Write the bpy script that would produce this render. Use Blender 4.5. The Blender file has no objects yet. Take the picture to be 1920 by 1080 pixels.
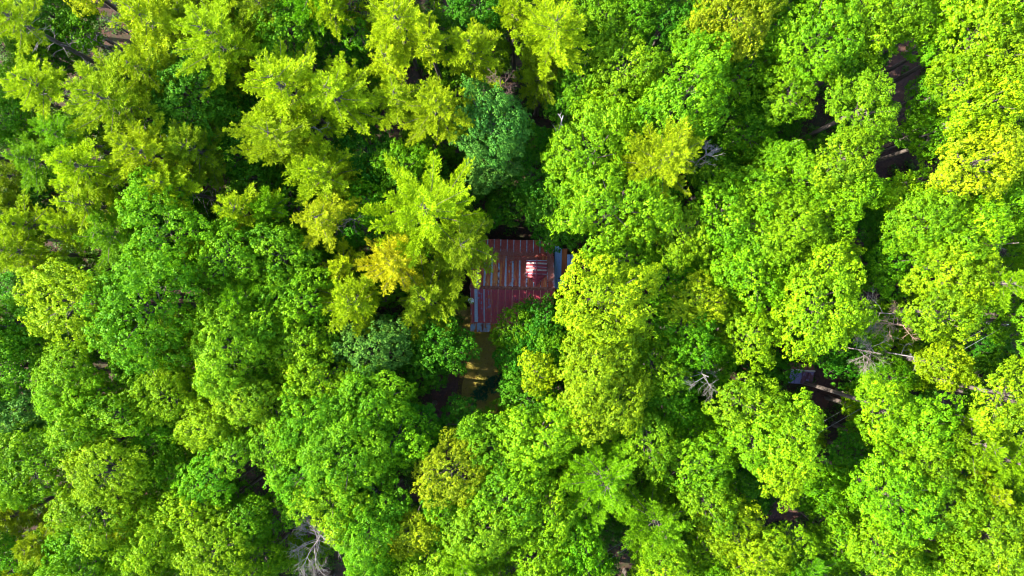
import bpy, math, random
import numpy as np
from mathutils import Vector, Matrix

SC = bpy.context.scene
COL = SC.collection
RNG = np.random.default_rng(7)
random.seed(7)

# ------------------------------------------------------------------ camera
CAM_H = 66.0                    # drone height above the clearing, metres
HFOV = math.radians(73.0)
FPX = 960.0 / math.tan(HFOV / 2)    # focal length in photo pixels (1920 wide)
cam_data = bpy.data.cameras.new('camera')
cam = bpy.data.objects.new('camera', cam_data)
COL.objects.link(cam)
cam.location = (0, 0, CAM_H)
cam.rotation_euler = (0, 0, 0)
cam_data.sensor_width = 36.0
cam_data.angle = HFOV
cam_data.clip_end = 2000.0
SC.camera = cam

# ------------------------------------------------------------------ sky, sun, exposure
SUN_ELEV = math.radians(36.0)
SUN_AZ = math.radians(174.0)         # direction towards the sun, counter-clockwise from +X
to_sun = Vector((math.cos(SUN_AZ) * math.cos(SUN_ELEV), math.sin(SUN_AZ) * math.cos(SUN_ELEV), math.sin(SUN_ELEV)))
world = bpy.data.worlds.new('World')
SC.world = world
world.use_nodes = True
wn = world.node_tree.nodes
sky = wn.new('ShaderNodeTexSky')
sky.sky_type = 'NISHITA'
sky.sun_disc = False
sky.sun_elevation = SUN_ELEV
sky.sun_rotation = math.atan2(to_sun.x, to_sun.y)
bg = wn['Background']
bg.inputs['Strength'].default_value = 0.15
world.node_tree.links.new(sky.outputs[0], bg.inputs[0])
sun_data = bpy.data.lights.new('sun', 'SUN')
sun_data.energy = 3.6
sun_data.angle = math.radians(0.5)
sun_data.color = (1.0, 0.93, 0.80)
sun = bpy.data.objects.new('sun', sun_data)
COL.objects.link(sun)
sun.location = to_sun * 150
sun.rotation_euler = (-to_sun).to_track_quat('-Z', 'Y').to_euler()
SC.view_settings.view_transform = 'Standard'
SC.view_settings.look = 'None'
SC.view_settings.gamma = 1.0
SC.view_settings.use_curve_mapping = False
SC.view_settings.exposure = 2.6
SC.render.engine = 'CYCLES'
SC.cycles.max_bounces = 6
SC.cycles.diffuse_bounces = 4
SC.cycles.transmission_bounces = 4
SC.cycles.use_denoising = True
SC.cycles.filter_width = 1.0


# ------------------------------------------------------------------ helpers
def at(px, py, z=0.0):
    """photo pixel (1920 x 1080) at height z -> world point"""
    k = (CAM_H - z) / FPX
    return Vector(((px - 960) * k, -(py - 540) * k, z))


def mesh(name, verts, faces, mat=None, smooth=False):
    me = bpy.data.meshes.new(name)
    me.from_pydata([tuple(v) for v in verts], [], [tuple(f) for f in faces])
    if mat:
        me.materials.append(mat)
    if smooth:
        me.polygons.foreach_set('use_smooth', np.ones(len(me.polygons), dtype=bool))
    me.update()
    return me


def quad_mesh(name, V, mat, attr=None):
    """V: (n,4,3) array of quads"""
    n = len(V)
    me = bpy.data.meshes.new(name)
    me.vertices.add(n * 4)
    me.vertices.foreach_set('co', V.reshape(-1).astype(np.float32))
    me.loops.add(n * 4)
    me.loops.foreach_set('vertex_index', np.arange(n * 4, dtype=np.int32))
    me.polygons.add(n)
    me.polygons.foreach_set('loop_start', np.arange(0, n * 4, 4, dtype=np.int32))
    me.update(calc_edges=True)
    a = me.attributes.new('leafv', 'FLOAT', 'FACE')
    if attr is None:
        attr = RNG.random(n)
    a.data.foreach_set('value', attr.astype(np.float32))
    me.materials.append(mat)
    return me


def link(name, me, parent=None, loc=(0, 0, 0), rot=(0, 0, 0), scale=(1, 1, 1), color=None):
    o = bpy.data.objects.new(name, me)
    COL.objects.link(o)
    o.location = loc
    o.rotation_euler = rot
    o.scale = scale
    if parent:
        o.parent = parent
    if color is not None:
        o.color = (color[0], color[1], color[2], 1.0)
    return o


def tag(o, label=None, cat=None, group=None, kind=None):
    if label: o['label'] = label
    if cat: o['category'] = cat
    if group: o['group'] = group
    if kind: o['kind'] = kind
    return o


def tube(V, F, pts, rads, sides=6, cap=True):
    """append a tapered tube along pts"""
    pts = [Vector(p) for p in pts]
    base = len(V)
    ref = None
    for i, p in enumerate(pts):
        d = (pts[min(i + 1, len(pts) - 1)] - pts[max(i - 1, 0)])
        if d.length < 1e-6: d = Vector((0, 0, 1))
        d.normalize()
        if ref is None:
            ref = Vector((1, 0, 0)) if abs(d.x) < 0.8 else Vector((0, 1, 0))
        u = d.cross(ref).normalized()
        w = d.cross(u).normalized()
        ref = -w if w.length > 0 else ref
        ref = w.cross(d) if False else ref
        for k in range(sides):
            a = 2 * math.pi * k / sides
            V.append(p + (u * math.cos(a) + w * math.sin(a)) * rads[i])
    for i in range(len(pts) - 1):
        for k in range(sides):
            a = base + i * sides + k
            b = base + i * sides + (k + 1) % sides
            F.append((a, b, b + sides, a + sides))
    if cap:
        F.append(tuple(base + (len(pts) - 1) * sides + k for k in range(sides)))


def box(V, F, c, s, rz=0.0):
    b = len(V)
    M = Matrix.Rotation(rz, 3, 'Z')
    for dx in (-1, 1):
        for dy in (-1, 1):
            for dz in (-1, 1):
                V.append(Vector(c) + M @ Vector((dx * s[0] / 2, dy * s[1] / 2, dz * s[2] / 2)))
    for f in ((0, 1, 3, 2), (4, 6, 7, 5), (0, 4, 5, 1), (2, 3, 7, 6), (0, 2, 6, 4), (1, 5, 7, 3)):
        F.append(tuple(b + i for i in f))


# ------------------------------------------------------------------ materials
def new_mat(name):
    m = bpy.data.materials.new(name)
    m.use_nodes = True
    nt = m.node_tree
    nt.nodes.clear()
    out = nt.nodes.new('ShaderNodeOutputMaterial')
    return m, nt, out


def N(nt, t, **kw):
    n = nt.nodes.new(t)
    for k, v in kw.items():
        setattr(n, k, v)
    return n


def mixc(nt, fac, a, b, mode='MIX'):
    n = N(nt, 'ShaderNodeMix', data_type='RGBA', blend_type=mode)
    for sock, val in ((n.inputs[0], fac), (n.inputs[6], a), (n.inputs[7], b)):
        if isinstance(val, bpy.types.NodeSocket):
            nt.links.new(val, sock)
        elif isinstance(val, (int, float)):
            sock.default_value = val
        else:
            sock.default_value = (*val, 1.0)
    return n.outputs[2]


def maprange(nt, v, a, b, c, d):
    n = N(nt, 'ShaderNodeMapRange')
    nt.links.new(v, n.inputs[0])
    for i, x in enumerate((a, b, c, d)):
        n.inputs[i + 1].default_value = x
    return n.outputs[0]


def noise(nt, vec, scale, detail=4.0, rough=0.55):
    n = N(nt, 'ShaderNodeTexNoise')
    n.inputs['Scale'].default_value = scale
    n.inputs['Detail'].default_value = detail
    n.inputs['Roughness'].default_value = rough
    if vec is not None:
        nt.links.new(vec, n.inputs['Vector'])
    return n.outputs['Fac']


def leaf_material(name, trans=0.4, rough=0.45, spec=0.35, hue=(0.475, 0.512)):
    """leaf blade: colour of the tree (object colour), varied leaf by leaf, part of the light passes through"""
    m, nt, out = new_mat(name)
    oi = N(nt, 'ShaderNodeObjectInfo')
    at_ = N(nt, 'ShaderNodeAttribute', attribute_name='leafv')
    hsv = N(nt, 'ShaderNodeHueSaturation')
    nt.links.new(oi.outputs['Color'], hsv.inputs['Color'])
    nt.links.new(maprange(nt, at_.outputs['Fac'], 0, 1, *hue), hsv.inputs['Hue'])
    nt.links.new(maprange(nt, at_.outputs['Fac'], 0, 1, 1.38, 0.66), hsv.inputs['Value'])
    pb = N(nt, 'ShaderNodeBsdfPrincipled')
    pb.inputs['Roughness'].default_value = rough
    pb.inputs['Specular IOR Level'].default_value = spec
    nt.links.new(hsv.outputs[0], pb.inputs['Base Color'])
    tr = N(nt, 'ShaderNodeBsdfTranslucent')
    tc = mixc(nt, 1.0, hsv.outputs[0], (1.12, 1.12, 0.4), 'MULTIPLY')
    nt.links.new(tc, tr.inputs['Color'])
    mx = N(nt, 'ShaderNodeMixShader')
    mx.inputs[0].default_value = trans
    nt.links.new(pb.outputs[0], mx.inputs[1])
    nt.links.new(tr.outputs[0], mx.inputs[2])
    nt.links.new(mx.outputs[0], out.inputs[0])
    return m


def noise_material(name, c1, c2, scale, rough=0.9, stretch=(1, 1, 1), bump=0.0, c3=None, coords='Object', usecolor=False):
    m, nt, out = new_mat(name)
    tc = N(nt, 'ShaderNodeTexCoord')
    mp = N(nt, 'ShaderNodeMapping')
    mp.inputs['Scale'].default_value = stretch
    nt.links.new(tc.outputs[coords], mp.inputs[0])
    f = noise(nt, mp.outputs[0], scale, 6.0, 0.65)
    col = mixc(nt, maprange(nt, f, 0.35, 0.65, 0, 1), c1, c2)
    if c3:
        f2 = noise(nt, mp.outputs[0], scale * 0.23, 3.0)
        col = mixc(nt, maprange(nt, f2, 0.45, 0.62, 0, 1), col, c3)
    if usecolor:
        oi = N(nt, 'ShaderNodeObjectInfo')
        col = mixc(nt, 1.0, col, oi.outputs['Color'], 'MULTIPLY')
    pb = N(nt, 'ShaderNodeBsdfPrincipled')
    pb.inputs['Roughness'].default_value = rough
    pb.inputs['Specular IOR Level'].default_value = 0.25
    nt.links.new(col, pb.inputs['Base Color'])
    if bump:
        bp = N(nt, 'ShaderNodeBump')
        bp.inputs['Strength'].default_value = 0.6
        bp.inputs['Distance'].default_value = bump
        nt.links.new(f, bp.inputs['Height'])
        nt.links.new(bp.outputs[0], pb.inputs['Normal'])
    nt.links.new(pb.outputs[0], out.inputs[0])
    return m


def rust_material(name, metal=(0.30, 0.38, 0.50), red=(0.16, 0.018, 0.014), brown=(0.10, 0.028, 0.018), orange=(0.28, 0.075, 0.015), streak=(9, 0.8, 0.8), speck=0.0):
    """old painted and rusted sheet; object colour = (rust cover, orange share, offset)"""
    m, nt, out = new_mat(name)
    tc = N(nt, 'ShaderNodeTexCoord')
    oi = N(nt, 'ShaderNodeObjectInfo')
    sp = N(nt, 'ShaderNodeSeparateColor')
    nt.links.new(oi.outputs['Color'], sp.inputs[0])
    off = N(nt, 'ShaderNodeCombineXYZ')
    mul = N(nt, 'ShaderNodeMath', operation='MULTIPLY')
    nt.links.new(sp.outputs[2], mul.inputs[0]); mul.inputs[1].default_value = 57.0
    for i in range(3):
        nt.links.new(mul.outputs[0], off.inputs[i])
    ad = N(nt, 'ShaderNodeVectorMath', operation='ADD')
    nt.links.new(tc.outputs['Object'], ad.inputs[0]); nt.links.new(off.outputs[0], ad.inputs[1])
    mp = N(nt, 'ShaderNodeMapping')
    mp.inputs['Scale'].default_value = streak
    nt.links.new(ad.outputs[0], mp.inputs[0])
    f1 = noise(nt, mp.outputs[0], 1.0, 6, 0.6)
    f2 = noise(nt, ad.outputs[0], 2.2, 5, 0.6)
    f3 = noise(nt, ad.outputs[0], 14.0, 4, 0.7)
    s = N(nt, 'ShaderNodeMath', operation='ADD'); nt.links.new(f1, s.inputs[0]); nt.links.new(f2, s.inputs[1])
    h = N(nt, 'ShaderNodeMath', operation='MULTIPLY'); nt.links.new(s.outputs[0], h.inputs[0]); h.inputs[1].default_value = 0.5
    base = mixc(nt, maprange(nt, f3, 0.38, 0.62, 0, 1), red, brown)
    # orange bloom, as much as the sheet has
    og = N(nt, 'ShaderNodeMath', operation='SUBTRACT'); og.inputs[0].default_value = 0.86
    og2 = N(nt, 'ShaderNodeMath', operation='MULTIPLY'); nt.links.new(sp.outputs[1], og2.inputs[0]); og2.inputs[1].default_value = 0.6
    nt.links.new(og2.outputs[0], og.inputs[1])
    d = N(nt, 'ShaderNodeMath', operation='SUBTRACT'); nt.links.new(f1, d.inputs[0]); nt.links.new(og.outputs[0], d.inputs[1])
    rusty = mixc(nt, maprange(nt, d.outputs[0], -0.05, 0.12, 0, 1), base, orange)
    # bare metal where the rust has not come
    cv = N(nt, 'ShaderNodeMath', operation='SUBTRACT'); nt.links.new(h.outputs[0], cv.inputs[0])
    cv2 = N(nt, 'ShaderNodeMath', operation='MULTIPLY'); nt.links.new(sp.outputs[0], cv2.inputs[0]); cv2.inputs[1].default_value = 0.8
    nt.links.new(cv2.outputs[0], cv.inputs[1])
    mfac = maprange(nt, cv.outputs[0], -0.03, 0.05, 0, 1)
    mcol = mixc(nt, maprange(nt, f3, 0.3, 0.7, 0, 1), metal, tuple(x * 0.62 for x in metal))
    col = mixc(nt, mfac, rusty, mcol)
    pb = N(nt, 'ShaderNodeBsdfPrincipled')
    nt.links.new(col, pb.inputs['Base Color'])
    pb.inputs['Roughness'].default_value = 0.62
    pb.inputs['Specular IOR Level'].default_value = 0.4
    bp = N(nt, 'ShaderNodeBump'); bp.inputs['Strength'].default_value = 0.35; bp.inputs['Distance'].default_value = 0.02
    nt.links.new(f3, bp.inputs['Height']); nt.links.new(bp.outputs[0], pb.inputs['Normal'])
    nt.links.new(pb.outputs[0], out.inputs[0])
    return m


M_LEAF = leaf_material('broad_leaf', 0.34, 0.5, 0.10)
M_NEEDLE = leaf_material('pine_needle', 0.38, 0.55, 0.10, (0.486, 0.514))
M_BARK = noise_material('bark', (0.05, 0.038, 0.03), (0.14, 0.115, 0.10), 9.0, 0.95, (1, 1, 0.25), 0.03)
M_DEAD = noise_material('weathered_wood', (0.26, 0.23, 0.21), (0.44, 0.41, 0.40), 7.0, 0.85, (1, 1, 0.3), usecolor=True)
M_GROUND = noise_material('leaf_litter', (0.022, 0.014, 0.012), (0.065, 0.036, 0.024), 5.0, 0.95, bump=0.05, c3=(0.03, 0.032, 0.012))
M_DIRT = noise_material('track_dirt', (0.030, 0.016, 0.017), (0.085, 0.046, 0.040), 3.4, 0.95, bump=0.03, c3=(0.07, 0.035, 0.022))
M_LAWN = noise_material('thin_lawn', (0.24, 0.17, 0.04), (0.36, 0.26, 0.08), 1.6, 0.95, bump=0.03, c3=(0.24, 0.22, 0.04))
M_RUST = rust_material('rusted_roof_sheet', red=(0.42, 0.052, 0.035), brown=(0.20, 0.052, 0.038), orange=(0.55, 0.20, 0.05))
M_RUST_S = rust_material('maroon_roof_sheet', metal=(0.20, 0.22, 0.40), red=(0.42, 0.045, 0.052), brown=(0.17, 0.036, 0.070), orange=(0.42, 0.13, 0.04))
M_PORCH = rust_material('porch_roof_sheet', metal=(0.30, 0.40, 0.50), red=(0.20, 0.04, 0.015), brown=(0.12, 0.04, 0.02), orange=(0.34, 0.11, 0.02), streak=(6, 0.6, 0.6))
M_GALV = rust_material('galvanised_strip', metal=(0.36, 0.46, 0.60), streak=(3, 1.2, 1.2))
M_BLUE = rust_material('blue_roof_sheet', metal=(0.26, 0.42, 0.74), orange=(0.30, 0.08, 0.015), streak=(7, 0.5, 0.5))
M_PALE = noise_material('faded_white_paint', (0.50, 0.47, 0.45), (0.36, 0.26, 0.23), 6.0, 0.7)
M_TRIM = noise_material('rusty_trim', (0.13, 0.03, 0.02), (0.28, 0.12, 0.09), 5.0, 0.75)
M_TAN = noise_material('tan_seam', (0.78, 0.50, 0.36), (0.48, 0.22, 0.14), 5.0, 0.7)
M_WALL = noise_material('old_board_wall', (0.07, 0.05, 0.04), (0.13, 0.10, 0.08), 5.0, 0.9, (1, 1, 0.1))
M_GLASS = noise_material('dark_window_glass', (0.02, 0.03, 0.035), (0.04, 0.05, 0.06), 2.0, 0.08)
M_WHITE = noise_material('white_enamel', (0.78, 0.78, 0.77), (0.66, 0.66, 0.65), 8.0, 0.4)
M_STEEL = noise_material('grey_steel', (0.18, 0.18, 0.19), (0.28, 0.28, 0.29), 12.0, 0.45)
M_LITTER = leaf_material('dry_needle', 0.1, 0.9, 0.1)
M_POLE = noise_material('grey_pole_wood', (0.10, 0.09, 0.09), (0.18, 0.165, 0.17), 6.0, 0.9, (1, 1, 0.15))
M_WIRE = noise_material('bare_wire', (0.16, 0.17, 0.16), (0.22, 0.23, 0.22), 4.0, 0.4)
M_SHED = rust_material('shed_roof_sheet', metal=(0.16, 0.15, 0.34), red=(0.11, 0.03, 0.05), brown=(0.07, 0.03, 0.05), orange=(0.22, 0.09, 0.07))

# ------------------------------------------------------------------ ground
def ground_z(x, y):
    return 0.0

V, F = [], []
nx, ny = 60, 60
for j in range(ny + 1):
    for i in range(nx + 1):
        x = (i / nx - 0.5); y = (j / ny - 0.5)
        wx = math.copysign(abs(x * 2) ** 2.2, x) * 700; wy = math.copysign(abs(y * 2) ** 2.2, y) * 700
        r = math.hypot(wx, wy)
        V.append((wx, wy, 0.0 if r < 60 else 3.0 * (1 - math.exp(-(r - 60) / 120)) * (math.sin(wx * 0.021) + math.cos(wy * 0.017))))
for j in range(ny):
    for i in range(nx):
        a = j * (nx + 1) + i
        F.append((a, a + 1, a + nx + 2, a + nx + 1))
tag(link('ground', mesh('ground', V, F, M_GROUND, True)), 'dark brown forest floor covered with leaf litter', None, None, 'structure')


def ribbon(name, pts, mat, z, label, jag=0.25, step=1.0):
    """a strip of ground along (point, half width) pairs"""
    V, F = [], []
    P = []
    for (a, wa), (b, wb) in zip(pts[:-1], pts[1:]):
        n = max(2, int((b - a).length / step))
        for k in range(n):
            t = k / n
            P.append((a.lerp(b, t), wa + (wb - wa) * t))
    P.append(pts[-1])
    for i, (p, w) in enumerate(P):
        d = (P[min(i + 1, len(P) - 1)][0] - P[max(i - 1, 0)][0]).normalized()
        nrm = Vector((-d.y, d.x, 0))
        for s in (-1, -0.33, 0.33, 1):
            q = p + nrm * (w * s + (random.uniform(-jag, jag) if abs(s) == 1 else 0))
            V.append((q.x, q.y, z))
    for i in range(len(P) - 1):
        for k in range(3):
            a = i * 4 + k
            F.append((a, a + 1, a + 5, a + 4))
    o = link(name, mesh(name, V, F, mat))
    tag(o, label, None, None, 'structure')
    return o


ribbon('lawn', [(at(905, 575), 3.0), (at(905, 640), 3.2), (at(900, 700), 3.1), (at(880, 760), 2.6), (at(870, 800), 1.8)], M_LAWN, 0.012,
       'thin brownish lawn in front of the cabin porch')
ribbon('driveway', [(at(862, 640), 0.9), (at(848, 700), 1.25), (at(838, 760), 1.5), (at(828, 820), 1.5), (at(800, 920), 1.5), (at(760, 1150), 1.5)], M_DIRT, 0.018,
       'dark dirt driveway with two wheel ruts beside the lawn')
ribbon('dirt_track', [(at(1705, -80), 1.5), (at(1694, 60), 1.5), (at(1690, 150), 1.7), (at(1660, 215), 1.6), (at(1640, 290), 1.9), (at(1606, 420), 1.7), (at(1600, 480), 1.6),
                      (at(1625, 540), 1.6), (at(1600, 620), 1.5), (at(1540, 720), 1.5), (at(1480, 860), 1.5), (at(1470, 960), 1.6), (at(1500, 1180), 1.5)], M_DIRT, 0.015,
       'dark forest dirt track winding under the trees past the small shed')
# grass ridge between the wheel ruts
V, F = [], []

# ------------------------------------------------------------------ foliage building blocks
def unit(v):
    return v / np.maximum(np.linalg.norm(v, axis=-1, keepdims=True), 1e-9)


def leaves(P, Nrm, L, W, rng, droop=0.25):
    """quads: leaf blades at P with face normals about Nrm. P,Nrm (n,3); L,W (n,)"""
    n = len(P)
    r = rng.normal(size=(n, 3))
    t = unit(np.cross(Nrm, r))
    b = np.cross(Nrm, t)
    L = L[:, None]; W = W[:, None]
    base = P - t * L * 0.5
    tip = P + t * L * 0.5 - Nrm * L * droop
    lft = P + b * W * 0.5 + Nrm * W * 0.12
    rgt = P - b * W * 0.5 + Nrm * W * 0.12
    return np.stack([base, rgt, tip, lft], axis=1)


def sphere_dirs(n, rng):
    v = rng.normal(size=(n, 3))
    return unit(v)


def lobed(theta, rng, k=5, amp=0.16):
    s = np.ones_like(theta)
    for i in range(2, 2 + k):
        s += amp / math.sqrt(i - 1) * rng.uniform(0.3, 1.0) * np.cos(i * theta + rng.uniform(0, 6.28))
    return s


def broad_crown(R, rng, fine=False, dens=1.0):
    """returns (leaf quads, clump centres): crown of radius R centred on the origin"""
    rc0 = (0.60 if fine else 0.74) * (0.75 + 0.1 * R)
    ncl = int(3.3 * (R / rc0) ** 2) + 6
    # clump centres: Poisson-like picks in the shell of a lobed dome
    cand_d = sphere_dirs(ncl * 14, rng)
    cand_d[:, 2] = np.where(cand_d[:, 2] < -0.35, -cand_d[:, 2], cand_d[:, 2])
    th = np.arctan2(cand_d[:, 1], cand_d[:, 0])
    st = rng.bit_generator.state
    lob = lobed(th, rng, 6, 0.20 if not fine else 0.12)
    rad = rng.uniform(0.40, 1.2, len(cand_d)) ** 0.55
    C = cand_d * (rad * lob * (R - rc0 * 0.7))[:, None]
    zs = rng.uniform(0.72, 0.95)
    C[:, 2] *= zs
    pick = []
    for i in range(len(C)):
        if all(np.sum((C[i] - C[j]) ** 2) > (rc0 * (1.12 if not fine else 0.88)) ** 2 for j in pick):
            pick.append(i)
        if len(pick) >= ncl: break
    C = C[pick]
    Q = []
    A = []
    for c in C:
        rc = rc0 * rng.choice([rng.uniform(0.42, 0.75), rng.uniform(0.75, 1.25)])
        outd = unit(np.array([c[0], c[1], c[2] + 0.45 * R])[None])[0]
        nsp = int((74 if not fine else 84) * rc * rc * dens) + 4
        d = sphere_dirs(nsp * 2, rng)
        keep = d @ outd > -0.35
        d = d[keep][:nsp]
        cl = lobed(np.arctan2(d[:, 1], d[:, 0]), rng, 4, 0.2)
        rr = rc * cl * rng.uniform(0.45, 1.0, len(d)) ** 0.45 * rng.choice([1.0, 1.0, 1.0, 1.22], len(d))
        S = c + d * rr[:, None] * np.array([1, 1, 0.72])
        nl = 13
        sn = unit(d * 0.6 + outd * 0.35 + np.array([0, 0, 0.5]) + rng.normal(size=d.shape) * 0.2)
        sr = np.repeat((0.12 if fine else 0.145) * rng.uniform(0.7, 1.5, len(d)), nl)[:, None]
        P = np.repeat(S, nl, axis=0)
        NN = np.repeat(sn, nl, axis=0)
        j = unit(rng.normal(size=P.shape) + NN * 0.75)
        P = P + j * sr * rng.uniform(0.6, 1.1, (len(P), 1))
        LN = unit(j * 0.55 + NN * 0.55 + rng.normal(size=NN.shape) * 0.30)
        n = len(P)
        Ls = rng.uniform(0.085, 0.155, n) * (0.82 if fine else 1.0)
        Q.append(leaves(P, LN, Ls, Ls * rng.uniform(0.6, 0.85, n), rng))
        cv = rng.normal(0, 0.14)
        sv = np.repeat(rng.normal(0, 0.13, len(S)), nl)
        A.append(np.clip(0.5 + cv + sv + rng.normal(0, 0.17, n), 0, 1))
    return np.concatenate(Q), np.concatenate(A), C


def pine_crown(R, rng, dens=1.0, depth=1.15):
    """plume-like whorled branches; returns quads, attr, list of branch polylines"""
    Q, A, B = [], [], []
    nb = int(24 + 8.5 * R)
    ga = 2.399963
    ph = rng.uniform(0, 6.28)
    for i in range(nb):
        t = (i + 0.5) / nb                  # 0 at the bottom, 1 at the top
        z0 = (-1.0 + 1.85 * t) * R * depth * 0.8
        prof = (1.0 - 0.80 * t ** 1.5) * (0.80 + 0.2 * min(1, t * 4))
        L = R * prof * rng.choice([rng.uniform(0.5, 0.8), rng.uniform(0.9, 1.28)])
        a = ph + i * ga + rng.normal(0, 0.12)
        el = math.radians(4 + 48 * t ** 1.6 + rng.normal(0, 5))
        h = np.array([math.cos(a), math.sin(a), 0.0])
        side = np.array([-math.sin(a), math.cos(a), 0.0])
        up = np.array([0, 0, 1.0])
        m = 9
        s = np.linspace(0, 1, m)
        bend = rng.normal(0, 0.12)
        pts = np.array([[0, 0, z0]]) + (h[None] * (s * L * math.cos(el))[:, None] + up[None] * (s * L * math.sin(el) + 0.10 * L * s ** 2 - 0.10 * L * s)[:, None] + side[None] * (bend * L * s ** 2)[:, None])
        B.append((pts, L))
        # twigs
        ntw = max(6, int(L * 11.5 * dens))
        u = np.sort(rng.uniform(0.25, 1.0, ntw))
        for kk, uu in enumerate(u):
            p = np.array([np.interp(uu, s, pts[:, c]) for c in range(3)])
            sg = 1 if kk % 2 else -1
            tl = (0.09 + 0.26 * (1.05 - uu) ** 0.8 * min(1.0, uu * 2.2)) * min(L, 2.6) * rng.uniform(0.7, 1.15)
            ang = math.radians(rng.uniform(32, 58)) if uu < 0.94 else rng.uniform(0, 0.3)
            td = h * math.cos(ang) + side * sg * math.sin(ang) + up * (rng.uniform(0.05, 0.35) + 0.35 * math.sin(el))
            td = td / np.linalg.norm(td)
            nn = max(2, int(tl / 0.11))
            q = p[None] + td[None] * (np.linspace(0.15, 1.0, nn) * tl)[:, None]
            k = 8
            P = np.repeat(q, k, axis=0)
            dirs = unit(td[None] * 0.8 + rng.normal(size=(len(P), 3)) * 0.55 + up * 0.30)
            ln = rng.uniform(0.12, 0.20, len(P))
            w = rng.uniform(0.030, 0.050, len(P))
            sv = unit(np.cross(dirs, rng.normal(size=dirs.shape) * 0.5 + up))
            P = P + rng.normal(size=P.shape) * 0.035
            b0 = P - sv * w[:, None] * 0.5; b1 = P + sv * w[:, None] * 0.5
            t1 = P + dirs * ln[:, None] + sv * w[:, None] * 0.32; t0 = P + dirs * ln[:, None] - sv * w[:, None] * 0.32
            Q.append(np.stack([b0, b1, t1, t0], axis=1))
            A.append(np.clip(0.5 - 0.18 * (uu - 0.6) + rng.normal(0, 0.08) + rng.normal(0, 0.16, len(P)), 0, 1))
    return np.concatenate(Q), np.concatenate(A), B


def limb_mesh_broad(name, C, R, rng):
    V, F = [], []
    tube(V, F, [(0, 0, -R * 1.0), (0.03 * R, 0.02 * R, -R * 0.5), (0, 0.03 * R, 0.0), (0.02, 0, R * 0.45)], [0.16, 0.13, 0.09, 0.03], 6)
    n = min(len(C), 16)
    for c in C[rng.permutation(len(C))[:n]]:
        z0 = rng.uniform(-0.85, -0.1) * R
        z0 = min(z0, c[2] - 0.1 * R)
        a = Vector((0, 0, z0)); b = Vector(c)
        mid = a.lerp(b, 0.5) + Vector((rng.normal(0, 0.08), rng.normal(0, 0.08), 0.12)) * R
        tube(V, F, [a, mid, b], [0.07, 0.045, 0.015], 4)
    return mesh(name, V, F, M_BARK, True)


def limb_mesh_pine(name, B, R, rng):
    V, F = [], []
    tube(V, F, [(0, 0, -R * 1.3), (0, 0, 0), (0, 0, R * 0.85)], [0.17, 0.11, 0.02], 6)
    for pts, L in B:
        tube(V, F, [pts[0], pts[4], pts[8]], [0.035, 0.02, 0.006], 4, False)
    return mesh(name, V, F, M_BARK, True)


# trunk of unit height (scaled per tree)
V, F = [], []
tube(V, F, [(0, 0, -0.01), (0, 0, 0.02), (0.0, 0, 0.10), (0.04, 0.03, 0.5), (0, 0, 1.0)], [0.34, 0.27, 0.23, 0.19, 0.155], 9)
ME_TRUNK = mesh('trunk', V, F, M_BARK, True)
# dead stubs along a bare pine trunk
V, F = [], []
for i in range(46):
    z = 0.30 + 0.62 * i / 46 + random.uniform(-0.01, 0.01)
    a = random.uniform(0, 6.28); L = random.uniform(0.5, 1.7)
    d = Vector((math.cos(a), math.sin(a), 0))
    p0 = Vector((0, 0, z * 16)); p1 = p0 + d * L * 0.55 + Vector((0, 0, 0.05)); p2 = p0 + d * L + Vector((random.uniform(-.1, .1), random.uniform(-.1, .1), -0.12 * L))
    tube(V, F, [p0, p1, p2], [0.03, 0.02, 0.008], 4, False)
    if L > 0.9:
        tube(V, F, [p1, p1 + Vector((d.x * 0.4 - d.y * 0.3, d.y * 0.4 + d.x * 0.3, 0.05))], [0.014, 0.005], 3, False)
ME_STUB = mesh('dead_stub', V, F, M_DEAD, True)

PROTO = {}
def proto(kind, R):
    """the nearest prototype of that kind"""
    sizes = sorted({k[1] for k in PROTO if k[0] == kind})
    s = min(sizes, key=lambda x: abs(math.log(x / R)))
    c = [v for k, v in PROTO.items() if k[0] == kind and k[1] == s]
    return s, random.choice(c)

for kind, specs in (('m', ((1.5, 3), (2.3, 5), (3.2, 5))), ('b', ((1.7, 2), (2.8, 3))), ('p', ((1.5, 3), (2.3, 4), (3.2, 3), (4.4, 1)))):
    for R, cnt in specs:
        for k in range(cnt):
            rng = np.random.default_rng(hash((kind, int(R * 10), k)) % 100000 if False else (ord(kind) * 1000 + int(R * 100) + k * 17))
            if kind == 'p':
                q, a, B = pine_crown(R, rng)
                lm = limb_mesh_pine('branchwork', B, R, rng)
                cm = quad_mesh('pine_crown', q, M_NEEDLE, a)
            else:
                q, a, C = broad_crown(R, rng, kind == 'b')
                lm = limb_mesh_broad('branchwork', C, R, rng)
                cm = quad_mesh('leaf_crown', q, M_LEAF, a)
            PROTO[(kind, R, k)] = (cm, lm)

# leaf colours (albedo) by name
COLS = {
    'Y': ((0.240, 0.340, 0.003), 'yellow-green'),
    'Z': ((0.285, 0.355, 0.004), 'bright yellow'),
    'G': ((0.400, 0.370, 0.005), 'golden'),
    'L': ((0.115, 0.265, 0.002), 'lime green'),
    'N': ((0.145, 0.275, 0.002), 'pale lime'),
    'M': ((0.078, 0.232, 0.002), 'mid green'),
    'D': ((0.038, 0.165, 0.004), 'deep green'),
    'B': ((0.060, 0.185, 0.018), 'blue-green'),
    'W': ((0.190, 0.255, 0.003), 'dull yellow'),
    'O': ((0.165, 0.245, 0.004), 'olive green'),
}
KINDS = {'m': ('broadleaf_tree', 'round-crowned broadleaf', 'tree'), 'b': ('birch_tree', 'fine-leaved broadleaf', 'tree'), 'p': ('pine_tree', 'plumed pine', 'pine tree')}
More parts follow.
